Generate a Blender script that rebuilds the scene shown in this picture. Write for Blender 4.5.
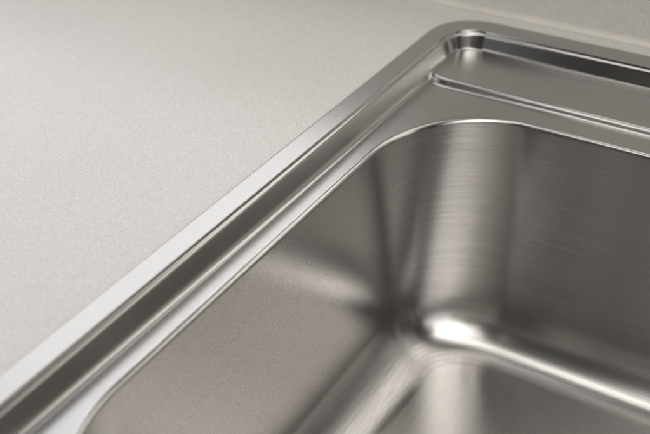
import bpy, math
import numpy as np
from mathutils import Matrix, Vector

for o in list(bpy.data.objects):
    bpy.data.objects.remove(o)
scene = bpy.context.scene
S = 0.89e-3                 # plan units below are measured in "photo millimetres"; one unit is 0.89 mm
COUNTER_Z = -3.0            # counter surface, below the top of the sink flange (z = 0)

# ------------------------------------------------------------------ camera
pitch, yaw, roll = math.radians(34.32), math.radians(31.73), math.radians(-0.92)
fwd = Vector((-math.sin(yaw) * math.cos(pitch), math.cos(yaw) * math.cos(pitch), -math.sin(pitch)))
rt = Vector((math.cos(yaw), math.sin(yaw), 0))
up = rt.cross(fwd)
rt, up = rt * math.cos(roll) + up * math.sin(roll), up * math.cos(roll) - rt * math.sin(roll)
cam_data = bpy.data.cameras.new('camera')
cam = bpy.data.objects.new('camera', cam_data)
scene.collection.objects.link(cam)
m = Matrix((rt, up, -fwd)).transposed().to_4x4()
m.translation = Vector((0, 0, 320 * S))
cam.matrix_world = m
cam_data.sensor_width = 36
cam_data.lens = 36 * 1000.4 / 650
cam_data.clip_start = 0.01
cam_data.clip_end = 50
cam_data.dof.use_dof = True
focus = Vector((-285 * S, 450 * S, -8 * S))
cam_data.dof.focus_distance = (focus - m.translation).dot(fwd)
cam_data.dof.aperture_fstop = 6.8
scene.camera = cam

# ------------------------------------------------------------------ light
world = bpy.data.worlds.new('World')
scene.world = world
world.use_nodes = True
bg = world.node_tree.nodes['Background']
bg.inputs['Color'].default_value = (1.0, 0.93, 0.85, 1)
bg.inputs['Strength'].default_value = 0.015


def area(name, loc, target, sx, sy, power, col):
    d = bpy.data.lights.new(name, 'AREA')
    d.shape = 'RECTANGLE'
    d.size, d.size_y, d.energy, d.color = sx, sy, power, col
    o = bpy.data.objects.new(name, d)
    scene.collection.objects.link(o)
    o.location = loc
    o.rotation_euler = (Vector(target) - Vector(loc)).to_track_quat('-Z', 'Y').to_euler()
    return o


area('window_light', (-0.86, 0.625, 0.77), (-0.86, -0.4, 0.77), 1.1, 1.3, 6.6, (0.945, 0.962, 1.0))
area('room_light', (0.45, -0.75, 1.75), (-0.2, 0.45, 0), 1.3, 1.2, 9.5, (1.0, 0.97, 0.93))
area('right_window_light', (1.10, -0.85, 1.75), (-0.2, 0.45, 0), 1.5, 1.2, 11.5, (1.0, 0.98, 0.95))
area('low_right_fill', (1.95, -1.05, 1.20), (-0.2, 0.45, 0), 1.8, 1.2, 7, (1.0, 0.98, 0.95))  # added lamp low on the right, fills the dark knot in the bowl corner
area('side_window_light', (-1.12, -0.87, 0.85), (-0.25, 0.53, 0), 0.55, 0.5, 4, (0.96, 0.98, 1.0))
area('wall_strip_fill', (0.34, 0.625, 0.23), (0.34, -0.4, 0.23), 1.1, 0.24, 1.1, (1.0, 0.97, 0.92))  # added strip lamp, stands in for the lit wall mirrored in the rim
area('ceiling_light', (0.15, -0.02, 1.80), (0.15, -0.02, 0), 1.9, 0.5, 8, (1.0, 0.97, 0.93))

scene.view_settings.view_transform = 'Standard'
scene.view_settings.look = 'None'
scene.view_settings.exposure = 0.10
scene.view_settings.gamma = 1.0
scene.render.engine = 'CYCLES'
scene.cycles.max_bounces = 16
scene.cycles.glossy_bounces = 12
scene.cycles.caustics_reflective = True
scene.render.resolution_x, scene.render.resolution_y = 1024, 684


# ------------------------------------------------------------------ materials
class NT:
    def __init__(self, name):
        self.mat = bpy.data.materials.new(name)
        self.mat.use_nodes = True
        self.t = self.mat.node_tree
        self.bsdf = self.t.nodes['Principled BSDF']

    def n(self, typ, **kw):
        nd = self.t.nodes.new(typ)
        for k, v in kw.items():
            if k.startswith('_'):
                setattr(nd, k[1:], v)
            else:
                self.set(nd, k, v)
        return nd

    def set(self, nd, k, v):
        sock = nd.inputs[int(k[1:])] if k[0] == 'i' and k[1:].isdigit() else nd.inputs[k]
        if isinstance(v, bpy.types.NodeSocket):
            self.t.links.new(v, sock)
        else:
            sock.default_value = v

    def math(self, op, a, b=0.0, clamp=False):
        nd = self.n('ShaderNodeMath', _operation=op, _use_clamp=clamp, i0=a, i1=b)
        return nd.outputs[0]

    def noise(self, scale, vec_scale, detail=2.0, rough=0.5, offset=(0, 0, 0)):
        tc = self.n('ShaderNodeTexCoord')
        mp = self.n('ShaderNodeMapping', Vector=tc.outputs['Object'], Scale=vec_scale, Location=offset)
        nz = self.n('ShaderNodeTexNoise', Vector=mp.outputs[0], Scale=scale, Detail=detail, Roughness=rough)
        return nz.outputs['Fac']

    def ramp(self, fac, stops):
        r = self.n('ShaderNodeValToRGB', Fac=fac)
        e = r.color_ramp.elements
        while len(e) < len(stops):
            e.new(0.5)
        for el, (p, c) in zip(e, stops):
            el.position = p
            el.color = (*c, 1) if len(c) == 3 else c
        return r.outputs['Color']


def steel(name, rough=0.22, aniso=0.7, brush=(110, 2600, 2600), axis=(1.0, 0.013, 0.007),
          var=0.10, lo=0.43, hi=0.55, grain=0.3, bump=0.003):
    """brushed steel: fine lines along `axis`, a little isotropic grain, a few longer hairline scratches"""
    a = NT(name)
    b = a.bsdf
    streak = a.noise(1.0, brush, 3, 0.6)
    fine = a.noise(1.0, tuple(2.1 * k for k in brush), 2, 0.6, (3, 1, 7))
    sand = a.noise(1500, (1, 1, 1), 2, 0.6, (9, 4, 1))
    sand = a.math('ADD', a.math('MULTIPLY', a.math('SUBTRACT', sand, 0.5), 0.85), 0.5)
    smear = a.noise(1.0, (9, 11, 11), 3, 0.55, (5, 2, 2))
    lines = a.math('ADD', a.math('MULTIPLY', streak, 0.6), a.math('MULTIPLY', fine, 0.4))
    geo = a.n('ShaderNodeNewGeometry')
    dt = a.n('ShaderNodeVectorMath', _operation='DOT_PRODUCT', i0=geo.outputs['Normal'], i1=(1.0, 0.0, 0.0))
    end = a.math('POWER', a.math('ABSOLUTE', dt.outputs['Value']), 40.0)
    g = a.math('ADD', grain, a.math('MULTIPLY', end, 0.9 - grain))
    both = a.math('ADD', lines, a.math('MULTIPLY', a.math('SUBTRACT', sand, lines), g))
    col = a.ramp(both, [(0.32, (lo, lo * 0.972, lo * 0.94)), (0.68, (hi, hi * 0.975, hi * 0.945))])
    a.set(b, 'Base Color', col)
    b.inputs['Metallic'].default_value = 1.0
    r = a.math('ADD', a.math('MULTIPLY', a.math('SUBTRACT', both, 0.5), var), rough)
    r = a.math('ADD', r, a.math('MULTIPLY', a.math('SUBTRACT', smear, 0.5), 0.07))
    r = a.math('SUBTRACT', r, a.math('MULTIPLY', end, 0.01))
    a.set(b, 'Roughness', r)
    if axis == 'around':            # bowl wall: brushed level all the way round, so the gloss spreads up and down
        hz = a.n('ShaderNodeVectorMath', _operation='CROSS_PRODUCT', i0=(0.003, 0.002, 1.0), i1=geo.outputs['Normal'])
        cr = a.n('ShaderNodeVectorMath', _operation='CROSS_PRODUCT', i0=geo.outputs['Normal'], i1=hz.outputs[0])
        ln = a.n('ShaderNodeVectorMath', _operation='LENGTH', i0=hz.outputs[0])
    else:
        cr = a.n('ShaderNodeVectorMath', _operation='CROSS_PRODUCT', i0=geo.outputs['Normal'], i1=axis)
        ln = a.n('ShaderNodeVectorMath', _operation='LENGTH', i0=cr.outputs[0])
    nm = a.n('ShaderNodeVectorMath', _operation='NORMALIZE', i0=cr.outputs[0])
    an = a.math('MULTIPLY', a.math('MULTIPLY', ln.outputs['Value'], ln.outputs['Value']), aniso, True)
    an = a.math('MULTIPLY', an, a.math('SUBTRACT', 1.0, a.math('MULTIPLY', end, 0.75)))
    a.set(b, 'Anisotropic', an)
    a.set(b, 'Tangent', nm.outputs[0])
    bp = a.n('ShaderNodeBump', Strength=bump, Distance=0.0004, Height=both)
    a.set(b, 'Normal', bp.outputs[0])
    return a.mat


def laminate(name, dark, light, rough):
    a = NT(name)
    b = a.bsdf
    n1 = a.noise(900, (1, 1, 1), 2, 0.6)
    n2 = a.noise(650, (1, 1, 1), 3, 0.65, (4, 4, 4))
    n3 = a.noise(9, (1, 1, 1), 3, 0.5, (1, 7, 2))
    mix = a.math('ADD', a.math('MULTIPLY', n1, 0.5), a.math('ADD', a.math('MULTIPLY', n2, 0.42), a.math('MULTIPLY', n3, 0.08)))
    mid = tuple((x + y) / 2 for x, y in zip(dark, light))
    base = a.ramp(mix, [(0.30, dark), (0.5, mid), (0.66, light)])
    fleck = a.noise(480, (1, 1.6, 1), 2, 0.5, (11, 3, 8))
    fk = a.ramp(fleck, [(0.64, (0, 0, 0)), (0.70, (0.25, 0.25, 0.25))])
    mx = a.n('ShaderNodeMixRGB', Fac=fk, Color1=base, Color2=(0.30, 0.25, 0.20, 1))
    a.set(b, 'Base Color', mx.outputs[0])
    a.set(b, 'Roughness', a.math('ADD', a.math('MULTIPLY', n2, 0.12), rough))
    bp = a.n('ShaderNodeBump', Strength=0.12, Distance=0.0003, Height=mix)
    a.set(b, 'Normal', bp.outputs[0])
    return a.mat


STEEL_TOP = steel('brushed_steel_top', 0.22, 0.65, (90, 2600, 2600))
STEEL_BOWL = steel('brushed_steel_bowl', 0.25, 0.95, (12, 36, 2300), axis='around', bump=0.0, var=0.04, lo=0.37, hi=0.63, grain=0.15)
STEEL_FLOOR = steel('brushed_steel_floor', 0.235, 0.80, (1900, 18, 500), axis=(0.013, 1.0, 0.007), var=0.08, lo=0.52, hi=0.66)
LAM_TOP = laminate('speckled_laminate', (0.51, 0.488, 0.46), (0.70, 0.68, 0.65), 0.24)
LAM_BACK = laminate('speckled_laminate_upright', (0.55, 0.525, 0.495), (0.74, 0.715, 0.68), 0.45)
SEAL = NT('cream_sealant')
SEAL.set(SEAL.bsdf, 'Base Color', SEAL.ramp(SEAL.noise(60, (1, 1, 1)), [(0.3, (0.61, 0.58, 0.52)), (0.7, (0.66, 0.63, 0.57))]))
SEAL.bsdf.inputs['Roughness'].default_value = 0.45
SEAL = SEAL.mat


# ------------------------------------------------------------------ helpers
def link_mesh(name, verts, faces, mat, parent=None, normals=None, smooth=True):
    me = bpy.data.meshes.new(name)
    me.from_pydata([tuple(v) for v in verts], [], [tuple(int(i) for i in f) for f in faces])
    me.materials.append(mat)
    if smooth:
        me.polygons.foreach_set('use_smooth', [True] * len(me.polygons))
    me.update()
    if normals is not None:
        me.normals_split_custom_set_from_vertices([tuple(n) for n in normals])
    o = bpy.data.objects.new(name, me)
    scene.collection.objects.link(o)
    o.parent = parent
    return o


N_ARC, N_SX, N_SY = 56, 150, 330


def rrect(x0, x1, y0, y1, r, ry=None):
    """rounded rectangle, anticlockwise, same point count for every call"""
    r = max(r, 0.01)
    q = max(ry, 0.01) if ry is not None else r
    P = []
    t = np.linspace(0, 1, N_SX, endpoint=False)
    s = np.linspace(0, 1, N_SY, endpoint=False)
    a = np.linspace(0, math.pi / 2, N_ARC, endpoint=False)
    def arc(cx, cy, a0):
        P.append(np.c_[cx + r * np.cos(a0 + a), cy + q * np.sin(a0 + a)])
    P.append(np.c_[x0 + r + (x1 - x0 - 2 * r) * t, np.full(N_SX, y0)])
    arc(x1 - r, y0 + q, -math.pi / 2)
    P.append(np.c_[np.full(N_SY, x1), y0 + q + (y1 - y0 - 2 * q) * s])
    arc(x1 - r, y1 - q, 0)
    P.append(np.c_[x1 - r - (x1 - x0 - 2 * r) * t, np.full(N_SX, y1)])
    arc(x0 + r, y1 - q, math.pi / 2)
    P.append(np.c_[np.full(N_SY, x0), y1 - q - (y1 - y0 - 2 * q) * s])
    arc(x0 + r, y0 + q, math.pi)
    return np.concatenate(P)


def smin(a, b, k):
    h = np.clip(0.5 + 0.5 * (b - a) / k, 0, 1)
    return b + (a - b) * h - k * h * (1 - h)


def smax(a, b, k):
    return -smin(-a, -b, k)


# ------------------------------------------------------------------ setting: counter, upright, sealant
def box(name, lo, hi, mat, bevel=0.0):
    import bmesh
    bm = bmesh.new()
    bmesh.ops.create_cube(bm, size=1)
    for v in bm.verts:
        v.co = Vector([(lo[i] + hi[i]) / 2 + v.co[i] * (hi[i] - lo[i]) for i in range(3)])
    if bevel:
        bmesh.ops.bevel(bm, geom=bm.edges[:], offset=bevel, segments=3, affect='EDGES')
    me = bpy.data.meshes.new(name)
    bm.to_mesh(me)
    bm.free()
    me.materials.append(mat)
    o = bpy.data.objects.new(name, me)
    scene.collection.objects.link(o)
    return o


# sink outline
OX0, OX1, OY0, OY1, OR = -310.5, 262.0, 96.0, 699.0, 38.0
IX0, IX1, IY0, IY1, IR = -294.0, 245.5, 113.0, 678.0, 24.0
BX0, BX1, BY0, BY1, BR, BRY = -272.0, 205.0, 163.0, 587.0, 76.0, 87.0
WALL_Y = 722.0


def counter():
    """slab with the sink's cut-out: quads between cut-out and outer rectangle, top and bottom"""
    c = 9.0
    hx0, hx1, hy0, hy1 = OX0 + c, OX1 - c, OY0 + c, OY1 - c
    ox0, ox1, oy0, oy1 = -1500.0, 1300.0, 30.0, WALL_Y
    zt, zb = COUNTER_Z, COUNTER_Z - 42
    V, F = [], []
    for z in (zt, zb):
        V += [(ox0, oy0, z), (ox1, oy0, z), (ox1, oy1, z), (ox0, oy1, z),
              (hx0, hy0, z), (hx1, hy0, z), (hx1, hy1, z), (hx0, hy1, z)]
    for i in range(4):
        j = (i + 1) % 4
        F.append((i, j, 4 + j, 4 + i))
        F.append((8 + j, 8 + i, 12 + i, 12 + j))
        F.append((8 + i, 8 + j, j, i))
        F.append((4 + i, 4 + j, 12 + j, 12 + i))
    V = np.array(V) * S
    o = link_mesh('countertop', V, F, LAM_TOP, smooth=False)
    o['kind'] = 'structure'
    o['label'] = 'pale speckled laminate countertop around the steel sink'
    return o


counter()
bs = box('backsplash', (-1500 * S, (WALL_Y + 0.3) * S, (COUNTER_Z - 42) * S), (1300 * S, (WALL_Y + 20) * S, 110 * S), LAM_BACK, 0.0015)
bs['kind'] = 'structure'
bs['label'] = 'taupe speckled laminate backsplash behind the sink'


WALL_PAINT = NT('tan_wall_paint')
WALL_PAINT.set(WALL_PAINT.bsdf, 'Base Color', WALL_PAINT.ramp(WALL_PAINT.noise(30, (1, 1, 1), 4), [(0.3, (0.33, 0.30, 0.265)), (0.7, (0.36, 0.33, 0.295))]))
WALL_PAINT.bsdf.inputs['Roughness'].default_value = 0.7
wl = box('wall', (-1500 * S, (WALL_Y + 20.3) * S, -45 * S), (1300 * S, (WALL_Y + 60) * S, 900 * S), WALL_PAINT.mat)
wl['kind'] = 'structure'
wl['label'] = 'tan painted wall above the backsplash'


def sealant():
    xs = np.linspace(-1490, 1290, 240)
    rng = np.random.default_rng(4)
    wob = np.convolve(rng.normal(0, 1, 260), np.ones(9) / 9, 'same')[:240] * 0.6
    prof = []
    R = 4.6
    for k in range(9):                     # concave fillet of sealant in the corner
        a = math.pi / 2 * k / 8
        prof.append((R - R * math.sin(a), R - R * math.cos(a)))
    V, F = [], []
    n = len(prof) + 1
    for i, x in enumerate(xs):
        s = 1 + 0.12 * wob[i]
        for (py, pz) in prof:
            V.append((x, WALL_Y + 0.15 - py * s, COUNTER_Z + 0.15 + pz * s))
        V.append((x, WALL_Y + 0.15, COUNTER_Z + 0.15))
    for i in range(len(xs) - 1):
        for k in range(n):
            l = (k + 1) % n
            F.append((i * n + k, (i + 1) * n + k, (i + 1) * n + l, i * n + l))
    o = link_mesh('sealant_bead', np.array(V) * S, F, SEAL)
    o['label'] = 'cream sealant line where the countertop meets the backsplash'
    o['category'] = 'sealant'


sealant()

# ------------------------------------------------------------------ sink
DECK_Z, SHELF_H = -18.0, 4.4
STEP_Y = 611.5


def floor_z(x, y):
    """deck floor with the raised ledge for the tap along the back"""
    run = 3.4
    e = np.clip(1 - (np.minimum(x - IX0, IX1 - x) - 7) / 15, 0, 1)
    lin = DECK_Z + np.clip((y - STEP_Y - 4.5 * e ** 2) / run, -1, 2) * SHELF_H
    f = smax(lin, np.full_like(y, DECK_Z), 2.0)
    return smin(f, np.full_like(y, DECK_Z + SHELF_H), 2.6)


def build_sink():
    L, part = [], []

    def add(xy, z, p):
        z = np.full(len(xy), z) if np.isscalar(z) else z
        L.append(np.c_[xy, z])
        part.append(p)

    def outer(o):
        return rrect(OX0 + o, OX1 - o, OY0 + o, OY1 - o, OR - o)

    # rim: rolled outer edge down to the counter, flat top with a faint crown
    add(outer(3.0), COUNTER_Z + 0.30, 'rim')
    add(outer(0.6), COUNTER_Z + 0.42, 'rim')
    add(outer(0.0), -1.85, 'rim')
    for k in range(1, 9):
        a = math.pi / 2 * k / 8
        add(outer(1.9 * (1 - math.cos(a))), -1.9 + 1.9 * math.sin(a), 'rim')
    A = outer(1.9)
    B = rrect(IX0 - 3, IX1 + 3, IY0 - 3, IY1 + 3, IR + 3)
    for t in np.linspace(0.12, 1, 9):
        add(A * (1 - t) + B * t, 0.0, 'rim')
    # inner wall: height from the distance to the inner edge, blended into the deck floor
    for d in np.r_[np.linspace(-2.7, 4.0, 40), np.linspace(4.2, 15.0, 42)]:
        P = rrect(IX0 + d, IX1 - d, IY0 + d, IY1 - d, IR - d)
        # flat rim, a fine crease, a narrow sloping lip, then the wall (steeper along the back)
        lip = smin(0.0, np.array(-3.2 * (d + 1.3)), 0.7)
        lip = smax(lip, np.array(-2.1 - 0.8 * (d + 0.4)), 0.4)
        ks = 2.65 + 0.75 * np.clip((P[:, 1] - (IY1 - 30)) / 15, 0, 1)
        w = smin(np.full(len(P), float(lip)), -3.1 - ks * (d - 0.8), 0.9)
        k = 1.8 + 2.6 * np.clip((IY1 - 18 - P[:, 1]) / 14, 0, 1)
        z = smax(w, floor_z(P[:, 0], P[:, 1]), k)
        add(P, z, 'rim' if d < 1.9 else 'deck')
    A = L[-1][:, :2]
    E = 3.4
    B = rrect(BX0 - E, BX1 + E, BY0 - E, BY1 + E, BR + E, BRY + E)
    for t in np.linspace(0, 1, 111)[1:]:
        P = A * (1 - t) + B * t
        add(P, floor_z(P[:, 0], P[:, 1]), 'deck')
    # bowl: rolled lip, drafted wall, coved foot, floor falling to the middle
    for k in range(1, 11):
        a = math.radians(88) * k / 10
        o = E - E * math.sin(a)
        add(rrect(BX0 - o, BX1 + o, BY0 - o, BY1 + o, BR + o, BRY + o), DECK_Z - E * (1 - math.cos(a)), 'bowl')
    z0, z1 = DECK_Z - E, -173.0
    dr = 0.03
    for z in np.linspace(z0, z1, 28)[1:]:
        o = dr * (z0 - z)
        u = (z0 - z) / (z0 - z1)
        add(rrect(BX0 + o, BX1 - o, BY0 + o, BY1 - o, BR - 3 * u, BRY - 31 * u ** 0.8), z, 'bowl')
    o1 = dr * (z0 - z1)
    RF = 38.0
    a0 = math.atan(dr)
    for k in range(1, 25):
        a = a0 + (math.pi / 2 - a0) * k / 24
        o = o1 + RF * (math.cos(a0) - math.cos(a))
        add(rrect(BX0 + o, BX1 - o, BY0 + o, BY1 - o, BR - 3 - 0.95 * (o - o1), BRY - 31 - 0.75 * (o - o1)),
            z1 - RF * (math.sin(a) - math.sin(a0)), 'bowl')
    A = L[-1]
    cx, cy = (BX0 + BX1) / 2, (BY0 + BY1) / 2
    for t in np.linspace(0, 1, 26)[1:-1]:
        P = A.copy()
        P[:, 0] = A[:, 0] * (1 - t) + cx * t
        P[:, 1] = A[:, 1] * (1 - t) + cy * t
        P[:, 2] = A[:, 2] - 3.5 * t
        L.append(P)
        part.append('bowl_floor')
    n, rows = len(L[0]), len(L)
    V = np.concatenate(L)
    c = len(V)
    V = np.vstack([V, [cx, cy, L[-1][0, 2] - 0.2]])
    i = np.arange(n)
    j = (i + 1) % n
    faces, fp = [], []
    for r in range(rows - 1):
        q = np.c_[r * n + i, r * n + j, (r + 1) * n + j, (r + 1) * n + i]
        p = part[r + 1]
        ymid = V[q].mean(axis=1)[:, 1]
        for f, y in zip(q, ymid):
            faces.append(f)
            fp.append('tap_ledge' if (p == 'deck' and y > STEP_Y - 2.0) else p)
    r = rows - 1
    for a, b in zip(i, j):
        faces.append(np.array([r * n + a, r * n + b, c]))
        fp.append('bowl_floor')
    # smooth normals over the whole pressing, so that the parts meet without a seam
    NRM = np.zeros_like(V)
    Q = np.array([np.r_[f, f[-1:]] if len(f) == 3 else f for f in faces])
    fn = np.cross(V[Q[:, 2]] - V[Q[:, 0]], V[Q[:, 3]] - V[Q[:, 1]])
    tri = Q[:, 2] == Q[:, 3]
    fn[tri] = np.cross(V[Q[tri, 1]] - V[Q[tri, 0]], V[Q[tri, 2]] - V[Q[tri, 0]])
    for k in range(4):
        np.add.at(NRM, Q[:, k], fn)
    NRM /= np.linalg.norm(NRM, axis=1)[:, None] + 1e-12
    base = np.array([(OX0 + OX1) / 2, (OY0 + OY1) / 2, COUNTER_Z])
    root = bpy.data.objects.new('kitchen_sink', None)
    scene.collection.objects.link(root)
    root.location = base * S
    root.empty_display_size = 0.1
    root['label'] = 'brushed stainless steel drop-in kitchen sink with raised flat rim'
    root['category'] = 'sink'
    fp = np.array(fp)
    made = {}
    for name, mat, lab in (('rim', STEEL_TOP, 'flat raised steel rim lying on the countertop'),
                           ('deck', STEEL_TOP, 'sunken steel margin between the rim and the bowl'),
                           ('tap_ledge', STEEL_TOP, 'raised flat steel ledge along the back of the sink'),
                           ('bowl', STEEL_BOWL, 'deep steel basin with rounded corners'),
                           ('bowl_floor', STEEL_FLOOR, 'flat brushed bottom of the basin')):
        ids = np.where(fp == name)[0]
        used = np.unique(np.concatenate([faces[k] for k in ids]))
        remap = np.full(len(V), -1)
        remap[used] = np.arange(len(used))
        o = link_mesh(name, (V[used] - base) * S, [remap[faces[k]] for k in ids], mat, made.get('bowl') if name == 'bowl_floor' else root, NRM[used])
        made[name] = o
        o['label'] = lab


build_sink()
